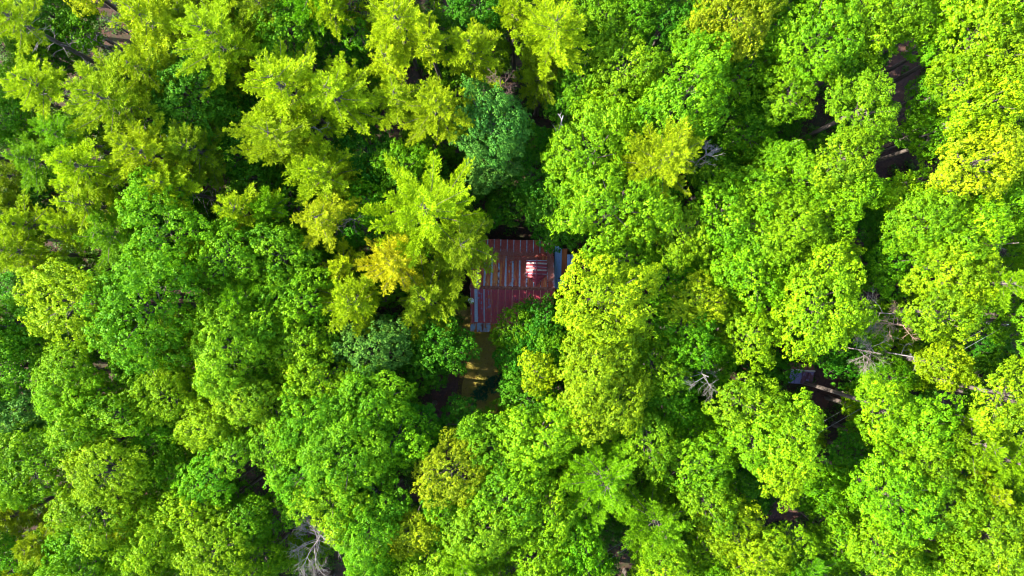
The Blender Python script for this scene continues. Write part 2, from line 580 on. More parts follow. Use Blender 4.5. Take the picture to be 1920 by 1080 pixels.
# px, py, crown radius px, kind, colour, height m  (read from the photograph)
TREES = '''
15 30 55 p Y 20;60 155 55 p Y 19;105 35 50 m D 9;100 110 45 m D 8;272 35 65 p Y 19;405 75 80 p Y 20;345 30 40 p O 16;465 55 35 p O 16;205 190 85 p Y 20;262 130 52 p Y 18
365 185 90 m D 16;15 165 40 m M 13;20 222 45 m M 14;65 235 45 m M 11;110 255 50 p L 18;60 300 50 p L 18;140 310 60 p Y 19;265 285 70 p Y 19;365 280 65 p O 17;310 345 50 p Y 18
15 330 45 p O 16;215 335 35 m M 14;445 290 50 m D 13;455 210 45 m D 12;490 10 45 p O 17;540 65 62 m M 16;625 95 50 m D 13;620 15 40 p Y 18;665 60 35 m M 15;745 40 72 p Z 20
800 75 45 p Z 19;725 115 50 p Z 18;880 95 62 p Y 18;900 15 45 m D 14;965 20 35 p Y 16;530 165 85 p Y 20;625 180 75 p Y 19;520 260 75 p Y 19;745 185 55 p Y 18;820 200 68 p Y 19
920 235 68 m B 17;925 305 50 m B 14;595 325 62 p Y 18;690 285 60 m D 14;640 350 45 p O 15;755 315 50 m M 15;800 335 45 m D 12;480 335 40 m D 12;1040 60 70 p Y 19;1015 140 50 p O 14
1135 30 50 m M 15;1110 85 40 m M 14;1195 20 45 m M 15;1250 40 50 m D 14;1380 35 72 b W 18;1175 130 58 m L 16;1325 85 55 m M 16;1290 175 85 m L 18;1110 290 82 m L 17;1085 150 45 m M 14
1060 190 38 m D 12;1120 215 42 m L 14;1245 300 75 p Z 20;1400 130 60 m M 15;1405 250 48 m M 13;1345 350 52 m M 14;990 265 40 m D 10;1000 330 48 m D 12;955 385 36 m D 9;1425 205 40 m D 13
1455 60 45 m M 16;1535 75 75 m L 18;1620 55 60 m L 17;1690 12 50 m L 17;1740 45 48 m L 16;1592 120 60 m M 16;1615 205 65 b L 18;1480 175 45 m L 16;1455 240 38 m D 10;1765 75 45 m M 15
1830 70 65 m N 18;1800 160 55 m L 17;1880 110 55 m N 18;1738 205 42 m M 12;1722 250 42 m M 11;1778 165 44 m M 14;1850 195 60 m N 18;1905 190 45 m L 17;1830 310 66 m W 19;1760 260 45 m M 14
1750 330 40 m M 13;1900 290 45 m L 16;1890 345 45 m M 15;1582 300 54 m L 18;1595 360 50 m L 17;1500 340 65 m M 16;1455 310 45 m M 14;25 470 55 p Y 18;65 500 45 p Y 17;30 420 45 p Y 18
20 385 38 p O 15;85 360 45 m D 13;165 385 65 p Y 18;125 430 50 p Y 17;205 440 60 p L 18;310 430 78 m M 18;135 560 78 b N 19;275 575 97 m M 19;455 395 60 p Y 17;430 480 62 m M 17
360 475 34 p Y 16;450 560 42 p L 17;30 610 60 m M 16;20 690 60 m M 16;75 645 32 b L 15;130 705 60 b L 17;270 695 45 m M 15;430 650 78 m L 18;340 705 40 m L 14;500 390 36 p L 16
600 410 60 p Z 18;548 385 36 m D 12;640 500 38 p Z 15;738 492 60 p G 18;660 567 64 p Y 17;800 400 112 p Y 20;868 463 74 p O 18;800 560 78 p O 15;690 655 60 m B 15;832 650 56 m D 13
795 690 48 m D 11;530 480 60 m M 16;565 560 60 m M 16;500 580 55 m M 16;496 664 50 m M 15;560 640 50 m L 16;596 708 62 m L 16;690 375 42 m M 14;665 425 36 m D 12;1042 405 52 m D 12
1085 432 22 m D 9;1152 392 84 m L 18;1175 485 50 m M 15;1138 568 84 m N 19;1120 680 74 m N 18;1002 650 64 m D 10;1020 600 45 m D 10;1280 430 55 m L 16;1345 405 60 m M 16;1405 425 60 m L 16
1425 370 50 m L 16;1405 520 60 m L 16;1312 560 50 m N 16;1250 520 52 m M 14;1285 625 62 m M 15;1345 600 46 m M 12;1410 630 52 m L 15;1225 690 52 m L 15;1480 430 65 m L 17;1555 395 50 m M 16
1450 485 45 m M 15;1550 480 50 m L 16;1535 570 82 m L 18;1655 440 45 m D 12;1680 490 55 m M 14;1745 425 70 m L 18;1805 440 60 m L 18;1785 500 68 m N 18;1758 585 56 m N 18;1705 385 42 m L 15
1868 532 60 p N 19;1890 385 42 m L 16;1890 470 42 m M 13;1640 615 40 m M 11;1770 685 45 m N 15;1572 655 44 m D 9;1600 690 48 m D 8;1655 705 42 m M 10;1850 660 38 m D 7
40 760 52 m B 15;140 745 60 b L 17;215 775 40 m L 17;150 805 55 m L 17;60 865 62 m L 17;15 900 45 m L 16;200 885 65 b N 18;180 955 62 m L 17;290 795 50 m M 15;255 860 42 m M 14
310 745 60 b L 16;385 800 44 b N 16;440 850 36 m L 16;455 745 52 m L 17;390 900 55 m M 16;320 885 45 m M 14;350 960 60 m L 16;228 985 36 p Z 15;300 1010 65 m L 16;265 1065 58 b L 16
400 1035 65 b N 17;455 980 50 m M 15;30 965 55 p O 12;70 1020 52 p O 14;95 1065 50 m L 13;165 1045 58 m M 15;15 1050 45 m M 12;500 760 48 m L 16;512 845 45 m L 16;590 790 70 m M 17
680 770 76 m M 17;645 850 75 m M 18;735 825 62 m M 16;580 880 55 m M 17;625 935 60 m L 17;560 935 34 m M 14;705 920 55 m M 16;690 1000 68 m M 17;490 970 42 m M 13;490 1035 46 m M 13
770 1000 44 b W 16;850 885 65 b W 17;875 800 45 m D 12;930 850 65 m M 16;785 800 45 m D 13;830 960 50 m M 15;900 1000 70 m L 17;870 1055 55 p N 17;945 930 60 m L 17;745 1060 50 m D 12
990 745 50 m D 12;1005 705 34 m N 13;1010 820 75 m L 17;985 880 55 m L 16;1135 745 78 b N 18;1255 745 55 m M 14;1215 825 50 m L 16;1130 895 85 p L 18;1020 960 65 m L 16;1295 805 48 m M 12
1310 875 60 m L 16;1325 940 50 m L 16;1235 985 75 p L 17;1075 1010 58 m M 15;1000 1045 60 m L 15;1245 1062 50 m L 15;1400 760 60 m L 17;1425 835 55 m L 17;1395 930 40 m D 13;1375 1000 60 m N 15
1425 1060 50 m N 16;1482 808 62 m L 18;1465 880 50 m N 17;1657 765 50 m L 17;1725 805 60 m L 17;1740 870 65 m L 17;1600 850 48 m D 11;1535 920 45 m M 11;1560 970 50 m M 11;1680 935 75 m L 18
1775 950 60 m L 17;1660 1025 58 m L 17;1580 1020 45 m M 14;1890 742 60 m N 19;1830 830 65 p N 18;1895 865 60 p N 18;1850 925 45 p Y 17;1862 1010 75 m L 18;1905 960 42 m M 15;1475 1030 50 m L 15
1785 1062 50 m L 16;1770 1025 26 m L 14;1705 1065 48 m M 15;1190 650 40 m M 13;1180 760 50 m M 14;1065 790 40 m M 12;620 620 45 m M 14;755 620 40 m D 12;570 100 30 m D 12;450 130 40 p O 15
1350 740 34 m D 8;1340 480 48 m M 14;1450 580 40 m M 12;1220 200 34 m M 13;1030 450 28 m D 8;925 400 30 m D 9;1340 1050 45 m M 13;700 1065 40 m M 13
'''
trees = []
for item in TREES.replace('\n', ';').split(';'):
    if item.strip():
        px, py, r, k, c, h = item.split()
        trees.append([float(px), float(py), float(r), k, c, float(h)])


def build_tree(px, py, rpx, kind, colour, h, world_r=None, stubs=False):
    zc = h * 0.8
    for _ in range(3):
        R = 1.07 * rpx * (CAM_H - zc) / FPX
        zc = max(h - (0.78 if kind != 'p' else 0.8) * R, 0.45 * h)
    p = at(px, py, zc)
    nm, phrase, cat = KINDS[kind]
    root = link(nm, None, None, (p.x, p.y, 0.0))
    s0, (cm, lm) = proto(kind, R)
    s = R / s0
    rz = random.uniform(0, 6.28)
    ex = random.uniform(0.90, 1.16)
    c = COLS[colour][0]
    j = random.uniform(0.86, 1.14); g = random.uniform(0.84, 1.20)
    if kind == 'p' or colour in 'ZGW': g = 0.92 + (g - 0.84) * 0.35
    cc = (c[0] * j * g, c[1] * j, c[2])
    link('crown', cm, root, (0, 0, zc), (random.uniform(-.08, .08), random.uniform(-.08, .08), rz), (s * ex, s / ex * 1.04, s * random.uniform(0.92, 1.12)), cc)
    link('branchwork', lm, root, (0, 0, zc), (0, 0, rz), (s * ex, s / ex * 1.04, s))
    f = 0.55 + 0.16 * R
    link('trunk', ME_TRUNK, root, (0, 0, 0), (0, 0, rz), (f, f, zc))
    if stubs:
        link('dead_stub', ME_STUB, root, (0, 0, 0), (0, 0, rz), (1, 1, (zc) / 16), (0.45, 0.42, 0.42))
    return root


STUB = {(15, 30), (60, 155), (205, 190), (310, 345), (600, 410), (520, 260)}
objs = []
for t in trees:
    o = build_tree(*t, stubs=(int(t[0]), int(t[1])) in STUB)
    objs.append((o, t))

# ------------------------------------------------------------------ the cabin
CAB_ROT = math.radians(-1.3)
cabin = link('cabin', None, None, (0, 0, 0), (0, 0, CAB_ROT))
tag(cabin, 'cabin with rusty red metal roof and dormer in the forest clearing', 'cabin')
XL, XR = -3.72, 3.78
ZR = 5.1            # ridge height
TAN = 0.77
YS = -3.18          # south eave
YN = 2.95           # foot of the north slope
def roof_z(y): return ZR - TAN * abs(y)

# walls
V, F = [], []
box(V, F, (0.03, -0.10, 1.35), (6.9, 5.6, 2.7))
link('wall', mesh('wall', V, F, M_WALL), cabin)
V, F = [], []
for xe in (-3.40, 3.46):
    b = len(V)
    for dx in (-0.05, 0.05):
        V += [Vector((xe + dx, -2.85, 2.62)), Vector((xe + dx, 2.65, 2.62)), Vector((xe + dx, 0, ZR - 0.14))]
    F += [(b, b + 1, b + 2), (b + 5, b + 4, b + 3), (b, b + 3, b + 4, b + 1), (b + 1, b + 4, b + 5, b + 2), (b + 2, b + 5, b + 3, b)]
link('gable', mesh('gable', V, F, M_WALL), cabin)
V, F = [], []
box(V, F, (-0.05, 3.5, 1.12), (6.6, 1.5, 2.24))
link('rear_addition', mesh('rear_addition', V, F, M_WALL), cabin)
for xp in (-3.5, -1.2, 1.2, 3.5):
    V, F = [], []
    box(V, F, (xp, -3.95, 1.2), (0.12, 0.12, 2.4))
    link('porch_post', mesh('porch_post', V, F, M_WALL), cabin)
V, F = [], []
box(V, F, (0, -3.45, 0.12), (7.2, 1.15, 0.24))
link('porch_floor', mesh('porch_floor', V, F, M_WALL), cabin)
V, F = [], []
box(V, F, (-0.4, -2.93, 1.26), (0.95, 0.06, 2.0))
dr = link('door', mesh('door', V, F, M_TRIM), cabin)
for xw in (-2.2, 1.8):
    V, F = [], []
    box(V, F, (xw, -2.93, 1.5), (1.0, 0.06, 1.1))
    w = link('window', mesh('window', V, F, M_PALE), cabin)
    V, F = [], []
    box(V, F, (xw, -2.975, 1.5), (0.84, 0.03, 0.94))
    link('pane', mesh('pane', V, F, M_GLASS), w)


def sheet(p00, p10, p11, p01, ribs, hgt, mat, name, nstep=1, jag=0.0):
    """ribbed sheet: p00-p10 along the width, p00-p01 down the slope. ribs: list of (t, h) profile points"""
    p00, p10, p11, p01 = (Vector(p) for p in (p00, p10, p11, p01))
    nrm = (p10 - p00).cross(p01 - p00).normalized()
    if nrm.z < 0: nrm = -nrm
    V, F = [], []
    for v in range(nstep + 1):
        s = v / nstep
        for t, h in ribs:
            q = (p00.lerp(p10, t)).lerp(p01.lerp(p11, t), s)
            V.append(q + nrm * h * hgt)
    n = len(ribs)
    for v in range(nstep):
        for k in range(n - 1):
            a = v * n + k
            F.append((a, a + 1, a + 1 + n, a + n))
    # skirt for thickness
    b = len(V)
    for s, row in ((0, 0), (1, nstep)):
        for k in range(n):
            V.append(V[row * n + k] - nrm * 0.012)
    for k in range(n - 1):
        F.append((b + k, b + k + 1, k + 1, k))
        F.append((nstep * n + k, nstep * n + k + 1, b + n + k + 1, b + n + k))
    return mesh(name, V, F, mat)


CRIMP = [(0.0, 0.0), (0.03, 1.0), (0.06, 0.0), (0.46, 0.0), (0.5, 0.7), (0.54, 0.0), (0.94, 0.0), (0.97, 1.0), (1.0, 0.0)]
WAVE = [(k / 16, 1.0 if k % 2 else 0.0) for k in range(17)]

# roof deck below the sheets (two slopes), one solid
V, F = [], []
V += [Vector((XL + 0.05, YS + 0.05, roof_z(YS) - 0.09)), Vector((XR - 0.05, YS + 0.05, roof_z(YS) - 0.09)), Vector((XR - 0.05, 0, ZR - 0.06)), Vector((XL + 0.05, 0, ZR - 0.06)),
      Vector((XR - 0.05, YN - 0.05, roof_z(YN) - 0.09)), Vector((XL + 0.05, YN - 0.05, roof_z(YN) - 0.09))]
F += [(0, 1, 2, 3), (3, 2, 4, 5)]
V += [v - Vector((0, 0, 0.08)) for v in V[:6]]
F += [(9, 8, 7, 6), (11, 10, 8, 9), (0, 3, 9, 6), (3, 5, 11, 9), (2, 1, 7, 8), (4, 2, 8, 10), (1, 0, 6, 7), (5, 4, 10, 11)]
roof = link('main_roof', mesh('main_roof', V, F, M_TRIM), cabin)
NP = 12
WP = (XR - XL) / NP
rr = random.Random(5)
for i in range(NP):
    x0, x1 = XL + i * WP + 0.004, XL + (i + 1) * WP - 0.004
    dz = rr.uniform(0, 0.008)
    js = rr.uniform(-0.02, 0.03)
    # south slope: maroon
    me = sheet((x0, -0.02, ZR - 0.02 + dz), (x1, -0.02, ZR - 0.02 + dz), (x1, YS - 0.1 + js, roof_z(YS - 0.1 + js) + dz), (x0, YS - 0.1 + js, roof_z(YS - 0.1 + js) + dz), CRIMP, 0.035, M_RUST_S, 'south_sheet', 5)
    cov = {0: 0.76, 1: 0.68, 2: 0.72}.get(i, 0.78) + rr.uniform(-0.02, 0.03)
    link('roof_panel', me, roof, color=(cov, 0.25 + (0.3 if i < 4 else 0.12) * rr.random(), rr.random()))
    # north slope: red brown
    me = sheet((x1, 0.02, ZR - 0.02 + dz), (x0, 0.02, ZR - 0.02 + dz), (x0, YN + js, roof_z(YN + js) + dz), (x1, YN + js, roof_z(YN + js) + dz), CRIMP, 0.035, M_RUST, 'north_sheet', 5)
    link('roof_panel', me, roof, color=(0.76 + rr.uniform(-0.05, 0.06), 0.42 + 0.30 * rr.random(), rr.random()))
# seam strips where the sheets lap: bare galvanised on the north slope, pale thin ones on the south
for i in range(NP + 1):
    x = XL + i * WP
    x = min(max(x, XL + 0.06), XR - 0.06)
    wide = 0.085 if 0 < i < 9 else 0.05
    y0 = 0.10; y1 = YN * rr.uniform(0.72, 0.98)
    z0, z1 = roof_z(y0), roof_z(y1)
    me = sheet((x + wide, y0, z0 + 0.012), (x - wide, y0, z0 + 0.012), (x - wide, y1, z1 + 0.012), (x + wide, y1, z1 + 0.012), [(0, 0), (0.25, 1), (0.75, 1), (1, 0)], 0.035, M_GALV, 'seam', 6)
    link('seam_strip', me, roof, color=((0.40 if i in (1, 2, 3, 5) else 0.55) + rr.uniform(-0.05, 0.06), 0.45, rr.random()))
    wide = 0.055 if i in (1, 2) else 0.030
    y0, y1 = -0.12, YS * rr.uniform(0.96, 1.0)
    z0, z1 = roof_z(y0), roof_z(y1)
    me = sheet((x - wide, y0, z0 + 0.012), (x + wide, y0, z0 + 0.012), (x + wide, y1, z1 + 0.012), (x - wide, y1, z1 + 0.012), [(0, 0), (0.3, 1), (0.7, 1), (1, 0)], 0.035, M_GALV if i < 3 else M_TAN, 'seam', 4)
    link('seam_strip', me, roof, color=((0.42 if i in (1, 2, 3) else 0.60) + rr.uniform(-0.04, 0.05), 0.75, rr.random()))
# one bare blue-grey strip next to the left rake, south slope
me = sheet((XL + 0.42, -0.12, roof_z(0.12) + 0.03), (XL + 0.56, -0.12, roof_z(0.12) + 0.03), (XL + 0.66, YS, roof_z(YS) + 0.03), (XL + 0.36, YS, roof_z(YS) + 0.03), [(0, 0), (0.5, 0.4), (1, 0)], 0.02, M_GALV, 'patch', 4)
link('patch_strip', me, roof, color=(0.40, 0.3, 0.37))
# ridge cap
V, F = [], []
for x in (XL - 0.02, XR + 0.02):
    V += [Vector((x, -0.17, ZR - 0.085)), Vector((x, 0, ZR + 0.055)), Vector((x, 0.17, ZR - 0.085)), Vector((x, 0, ZR - 0.0))]
F += [(0, 4, 5, 1), (1, 5, 6, 2), (0, 1, 2, 3), (4, 7, 6, 5)]
link('ridge_cap', mesh('ridge_cap', V, F, M_TRIM), roof)
# porch roof, corrugated, lower pitch
pr = link('porch_roof', None, cabin)
for i in range(NP):
    x0, x1 = XL - 0.05 + i * WP, XL - 0.05 + (i + 1) * WP - 0.004
    zt = roof_z(YS) - 0.03 + 0.006 * (i % 2); ye = -4.10 + rr.uniform(-0.03, 0.02)
    me = sheet((x0, YS + 0.12, zt), (x1, YS + 0.12, zt), (x1, ye, zt - 0.22), (x0, ye, zt - 0.22), WAVE, 0.03, M_PORCH, 'porch_sheet', 2)
    link('roof_panel', me, pr, color=({0: 0.66, 1: 0.60, 2: 0.65}.get(i, 0.72) + rr.uniform(-0.05, 0.03), 0.55 + 0.35 * rr.random(), rr.random()))
# rear addition roof
ar = link('addition_roof', None, cabin)
for i in range(NP):
    x0, x1 = XL + 0.2 + i * 0.6, XL + 0.2 + (i + 1) * 0.6 - 0.004
    za = roof_z(YN) - 0.05
    me = sheet((x1, YN - 0.15, za + 0.03), (x0, YN - 0.15, za + 0.03), (x0, 4.44 + rr.uniform(-0.03, 0.02), za - 0.40), (x1, 4.44, za - 0.40), CRIMP, 0.035, M_RUST, 'addition_sheet', 3)
    link('roof_panel', me, ar, color=(0.78 + rr.uniform(-0.03, 0.05), 0.2, rr.random()))
    me = sheet((x1 + 0.045, YN + 0.3, za - 0.065), (x1 - 0.045, YN + 0.3, za - 0.065), (x1 - 0.045, 4.42, za - 0.365), (x1 + 0.045, 4.42, za - 0.365), [(0, 0), (0.3, 1), (0.7, 1), (1, 0)], 0.03, M_GALV, 'seam', 3)
    link('seam_strip', me, ar, color=(0.52 + rr.uniform(-0.06, 0.06), 0.6, rr.random()))
# dormer
DX, DW, DZ = 2.14, 0.92, 4.92
DT = 0.80
dz_e = DZ - DW * DT
dorm = link('dormer', None, cabin)
V, F = [], []
yf = 2.30
V += [Vector((DX - DW + 0.12, yf, roof_z(yf) - 0.1)), Vector((DX + DW - 0.12, yf, roof_z(yf) - 0.1)), Vector((DX + DW - 0.12, yf, dz_e + 0.02)), Vector((DX, yf, DZ - 0.08)), Vector((DX - DW + 0.12, yf, dz_e + 0.02))]
V += [Vector((v.x, 0.5, v.z)) for v in V[:5]]
F += [(4, 3, 2, 1, 0), (0, 1, 6, 5), (1, 2, 7, 6), (2, 3, 8, 7), (3, 4, 9, 8), (4, 0, 5, 9), (5, 6, 7, 8, 9)]
link('dormer_wall', mesh('dormer_wall', V, F, M_WALL), dorm)
V, F = [], []
box(V, F, (DX, yf + 0.03, (roof_z(yf) + DZ) / 2 - 0.1), (0.7, 0.05, 0.7))
dwn = link('dormer_window', mesh('dormer_window', V, F, M_PALE), dorm)
V, F = [], []
box(V, F, (DX, yf + 0.07, (roof_z(yf) + DZ) / 2 - 0.1), (0.56, 0.03, 0.56))
link('pane', mesh('pane', V, F, M_GLASS), dwn)
y_front = 2.52
def main_y(z): return (ZR - z) / TAN
edges = [2.52, 2.10, 1.62, 1.18, 0.75]
for sgn in (-1, 1):
    for a, b in zip(edges, edges[1:]):
        # sheet between y=a and y=b; width along y, slope along x, cut where the main roof rises through it
        me = sheet((DX, a - 0.004, DZ), (DX, b + 0.004, DZ), (DX + sgn * DW, b + 0.004, dz_e), (DX + sgn * DW, a - 0.004, dz_e), [(0, 0), (0.06, 1), (0.12, 0), (0.88, 0), (0.94, 1), (1, 0)], 0.03, M_RUST_S, 'dormer_sheet', 2)
        link('roof_panel', me, dorm, color=(0.86, 0.30 + 0.2 * rr.random(), rr.random()))
    # the end piece that tapers into the valley
    V = [Vector((DX, 0.75, DZ)), Vector((DX, main_y(DZ) - 0.05, DZ)), Vector((DX + sgn * DW, main_y(dz_e) - 0.03, dz_e)), Vector((DX + sgn * DW, 0.75 + 0.46, dz_e)), ]
    V[3].y = max(V[3].y, main_y(dz_e)); V[3].y = main_y(dz_e) + 0.02
    V = [Vector((DX, 0.75, DZ)), Vector((DX, main_y(DZ), DZ)), Vector((DX + sgn * DW, main_y(dz_e), dz_e)), Vector((DX + sgn * DW, main_y(dz_e) + 0.01, dz_e))]
    V += [v - Vector((0, 0, 0.02)) for v in V]
    F = [(0, 1, 2, 3), (7, 6, 5, 4), (0, 3, 7, 4), (1, 0, 4, 5), (2, 1, 5, 6), (3, 2, 6, 7)]
    link('valley_panel', mesh('valley_panel', V, F, M_RUST_S), dorm, color=(0.86, 0.3, 0.2))
    for yb, wd, m_ in ((2.50, 0.035, M_GALV), (2.24, 0.075, M_PALE), (1.92, 0.025, M_GALV), (1.64, 0.07, M_PALE), (1.30, 0.03, M_GALV)):
        me = sheet((DX + sgn * 0.04, yb + wd, DZ + 0.0), (DX + sgn * 0.04, yb - wd, DZ + 0.0), (DX + sgn * (DW - 0.01), yb - wd, dz_e + 0.035), (DX + sgn * (DW - 0.01), yb + wd, dz_e + 0.035), [(0, 0), (0.3, 1), (0.7, 1), (1, 0)], 0.03, m_, 'dormer_seam', 2)
        link('seam_strip', me, dorm, color=(0.50, 0.6, rr.random()))
    # valley flashing
    a = Vector((DX, main_y(DZ) - 0.02, DZ + 0.03)); b = Vector((DX + sgn * (DW + 0.12), main_y(dz_e - 0.1) + 0.0, dz_e - 0.07))
    d = (b - a).normalized(); s_ = Vector((d.y, -d.x, 0)).normalized() * 0.05
    me = sheet(a - s_, a + s_, b + s_, b - s_, [(0, 0), (0.5, 0.5), (1, 0)], 0.03, M_TRIM, 'valley_flashing', 1)
    link('valley_flashing', me, dorm)
V, F = [], []
for y in (2.56, main_y(DZ)):
    V += [Vector((DX - 0.10, y, DZ - 0.05)), Vector((DX, y, DZ + 0.05)), Vector((DX + 0.10, y, DZ - 0.05)), Vector((DX, y, DZ))]
F += [(0, 4, 5, 1), (1, 5, 6, 2), (0, 1, 2, 3), (4, 7, 6, 5)]
link('ridge_cap', mesh('ridge_cap', V, F, M_RUST_S), dorm, color=(0.9, 0.2, 0.6))
# lean-to at the east wall
lt = link('lean_to', None, cabin)
V, F = [], []
for (xp, yp, hp) in ((5.35, 3.75, 2.05), (5.35, 1.2, 2.05)):
    box(V, F, (xp, yp, hp / 2), (0.1, 0.1, hp))
box(V, F, (4.6, 1.2, 2.08), (1.7, 0.08, 0.1)); box(V, F, (4.6, 3.75, 2.08), (1.7, 0.08, 0.1))
link('frame', mesh('lean_frame', V, F, M_WALL), lt)
for i, (w0, w1, cov, og) in enumerate(((0.0, 0.40, 0.36, 0.2), (0.40, 0.66, 0.44, 0.3), (0.66, 1.16, 0.95, 0.85), (1.16, 1.42, 0.36, 0.2), (1.42, 1.75, 0.5, 0.3))):
    x0, x1 = 3.86 + w0, 3.86 + w1 - 0.004
    ytop = 3.95 - (0.75 if i >= 3 else 0.12 * i)
    yb_ = 1.06 + (0.15 if i in (2,) else 0) - (0.12 if i == 0 else 0)
    me = sheet((x0, ytop, 2.30 - 0.02 * i), (x1, ytop, 2.30 - 0.02 * i), (x1, yb_, 2.15 - 0.02 * i), (x0, yb_, 2.15 - 0.02 * i), [(k / 6, k % 2) for k in range(7)], 0.03, M_BLUE, 'lean_sheet', 3)
    link('roof_panel', me, lt, color=(cov, og, rr.random()))
me = sheet((3.86, 0.95, 1.8), (4.9, 0.95, 1.75), (4.9, 0.05, 1.6), (3.86, 0.05, 1.62), [(k / 10, k % 2) for k in range(11)], 0.03, M_BLUE, 'low_sheet', 2)
link('low_sheet', me, lt, color=(0.40, 0.2, 0.3))

# satellite dish on the left rake
sd = link('satellite_dish', None, None, (0, 0, 0))
tag(sd, 'small white satellite dish on the rusty roof edge of the cabin', 'satellite dish')
p = at(884, 563.5, 4.5)
V, F = [], []
n1 = 14
ctr = Vector((p.x - 0.02, p.y, 4.62))
dd = Vector((-0.25, -0.35, 0.9)).normalized()
u = dd.orthogonal().normalized(); w = dd.cross(u)
V.append(ctr - dd * 0.06)
for ring, rad in ((1, 0.14), (2, 0.27)):
    for k in range(n1):
        a = 2 * math.pi * k / n1
        V.append(ctr + (u * math.cos(a) + w * math.sin(a)) * rad + dd * (0.0 if ring == 2 else -0.045))
for k in range(n1):
    F.append((0, 1 + k, 1 + (k + 1) % n1))
    F.append((1 + k, 1 + n1 + k, 1 + n1 + (k + 1) % n1, 1 + (k + 1) % n1))
link('dish', mesh('dish', V, F, M_WHITE, True), sd)
V, F = [], []
foot = Vector((p.x + 0.10, p.y, 4.25))
tube(V, F, [foot, Vector((p.x + 0.08, p.y, 4.45)), ctr - dd * 0.06], [0.025, 0.025, 0.02], 6)
link('mast', mesh('mast', V, F, M_STEEL), sd)
V, F = [], []
tube(V, F, [ctr - dd * 0.05 + u * 0.2, ctr + dd * 0.30 + u * 0.05], [0.012, 0.012], 5)
box(V, F, ctr + dd * 0.32 + u * 0.05, (0.07, 0.05, 0.05))
link('feed_arm', mesh('feed_arm', V, F, M_STEEL), sd)

# fallen needles lying on the roof break and the right rake
rng = np.random.default_rng(91)
P = []
while len(P) < 9500:
    m = rng.random()
    if m < 0.55:
        t = rng.random(); x = -3.3 + 5.6 * t; y = 2.95 + rng.normal(0, 0.26) + 0.35 * (1 - t) * rng.random()
        if abs(x - DX) < DW and y < 2.6: continue
        if rng.random() < 0.5 and t > 0.6: continue
    elif m < 0.78:
        x = rng.uniform(3.15, 3.7); y = rng.uniform(0.7, 4.2)
    else:
        x = rng.uniform(XL, XR); y = rng.uniform(0.2, 4.4)
        if abs(x - DX) < DW and y < 2.6: continue
        if rng.random() < 0.4: continue
    if y > 4.4: continue
    z = roof_z(y) + 0.045 if y < YN - 0.1 else roof_z(YN) - 0.05 - 0.40 * (y - YN + 0.15) / 1.6 + 0.07
    P.append((x, y, z + rng.uniform(0, 0.03)))
P = np.array(P); n = len(P)
nm_ = unit(np.array([0, 0.4, 1.0]) + rng.normal(size=(n, 3)) * 0.25)
Q = leaves(P, nm_, rng.uniform(0.06, 0.17, n), rng.uniform(0.015, 0.05, n), rng, 0.05)
nd = link('fallen_needles', quad_mesh('fallen_needles', Q, M_LITTER), None, (0, 0, 0), (0, 0, CAB_ROT), color=(0.36, 0.15, 0.11))
tag(nd, 'brown fallen needles and dry leaves lying on the cabin roof', 'leaf litter', None, 'stuff')

# ------------------------------------------------------------------ small shed by the track
sp_ = at(1503, 701, 2.2)
shed = link('shed', None, None, (sp_.x, sp_.y, 0), (0, 0, math.radians(-4)))
tag(shed, 'small shed with dark purplish metal roof half hidden under the trees', 'shed')
V, F = [], []
box(V, F, (0, 0, 1.0), (1.9, 1.5, 2.0)); link('wall', mesh('shed_wall', V, F, M_WALL), shed)
V, F = [], []
box(V, F, (0, -0.77, 0.92), (0.7, 0.05, 1.75)); link('door', mesh('shed_door', V, F, M_TRIM), shed)
sr = link('roof', None, shed)
for i in range(4):
    x0, x1 = -1.1 + i * 0.55, -1.1 + (i + 1) * 0.55 - 0.004
    me = sheet((x0, 0.35, 2.45), (x1, 0.35, 2.45), (x1, -0.95, 2.0), (x0, -0.95, 2.0), CRIMP, 0.03, M_SHED, 'shed_sheet', 2)
    link('roof_panel', me, sr, color=(0.48 if i < 2 else 0.66, 0.2, rr.random()))
    me = sheet((x1, 0.35, 2.45), (x0, 0.35, 2.45), (x0, 0.95, 2.0), (x1, 0.95, 2.0), CRIMP, 0.03, M_SHED, 'shed_sheet', 2)
    link('roof_panel', me, sr, color=(0.8, 0.8, rr.random()))
V, F = [], []
box(V, F, (0, 0.35, 2.47), (2.24, 0.14, 0.04)); link('ridge_cap', mesh('shed_ridge', V, F, M_PALE), sr)

# ------------------------------------------------------------------ power line
def pole(name, base, h, label):
    r = link(name, None, None, base)
    tag(r, label, 'utility pole')
    V, F = [], []
    tube(V, F, [(0, 0, -0.3), (0, 0, h * 0.5), (0, 0, h)], [0.17, 0.14, 0.11], 10)
    link('shaft', mesh('shaft', V, F, M_POLE, True), r)
    V, F = [], []
    box(V, F, (0, 0, h - 1.6), (0.30, 0.06, 0.08)); link('bracket', mesh('bracket', V, F, M_STEEL), r)
    for zz in (h + 0.06, h - 1.6):
        V, F = [], []
        tube(V, F, [(0, 0.0, zz - 0.06), (0, 0, zz + 0.10)], [0.05, 0.035], 8)
        link('insulator', mesh('insulator', V, F, M_WHITE, True), r)
    return r

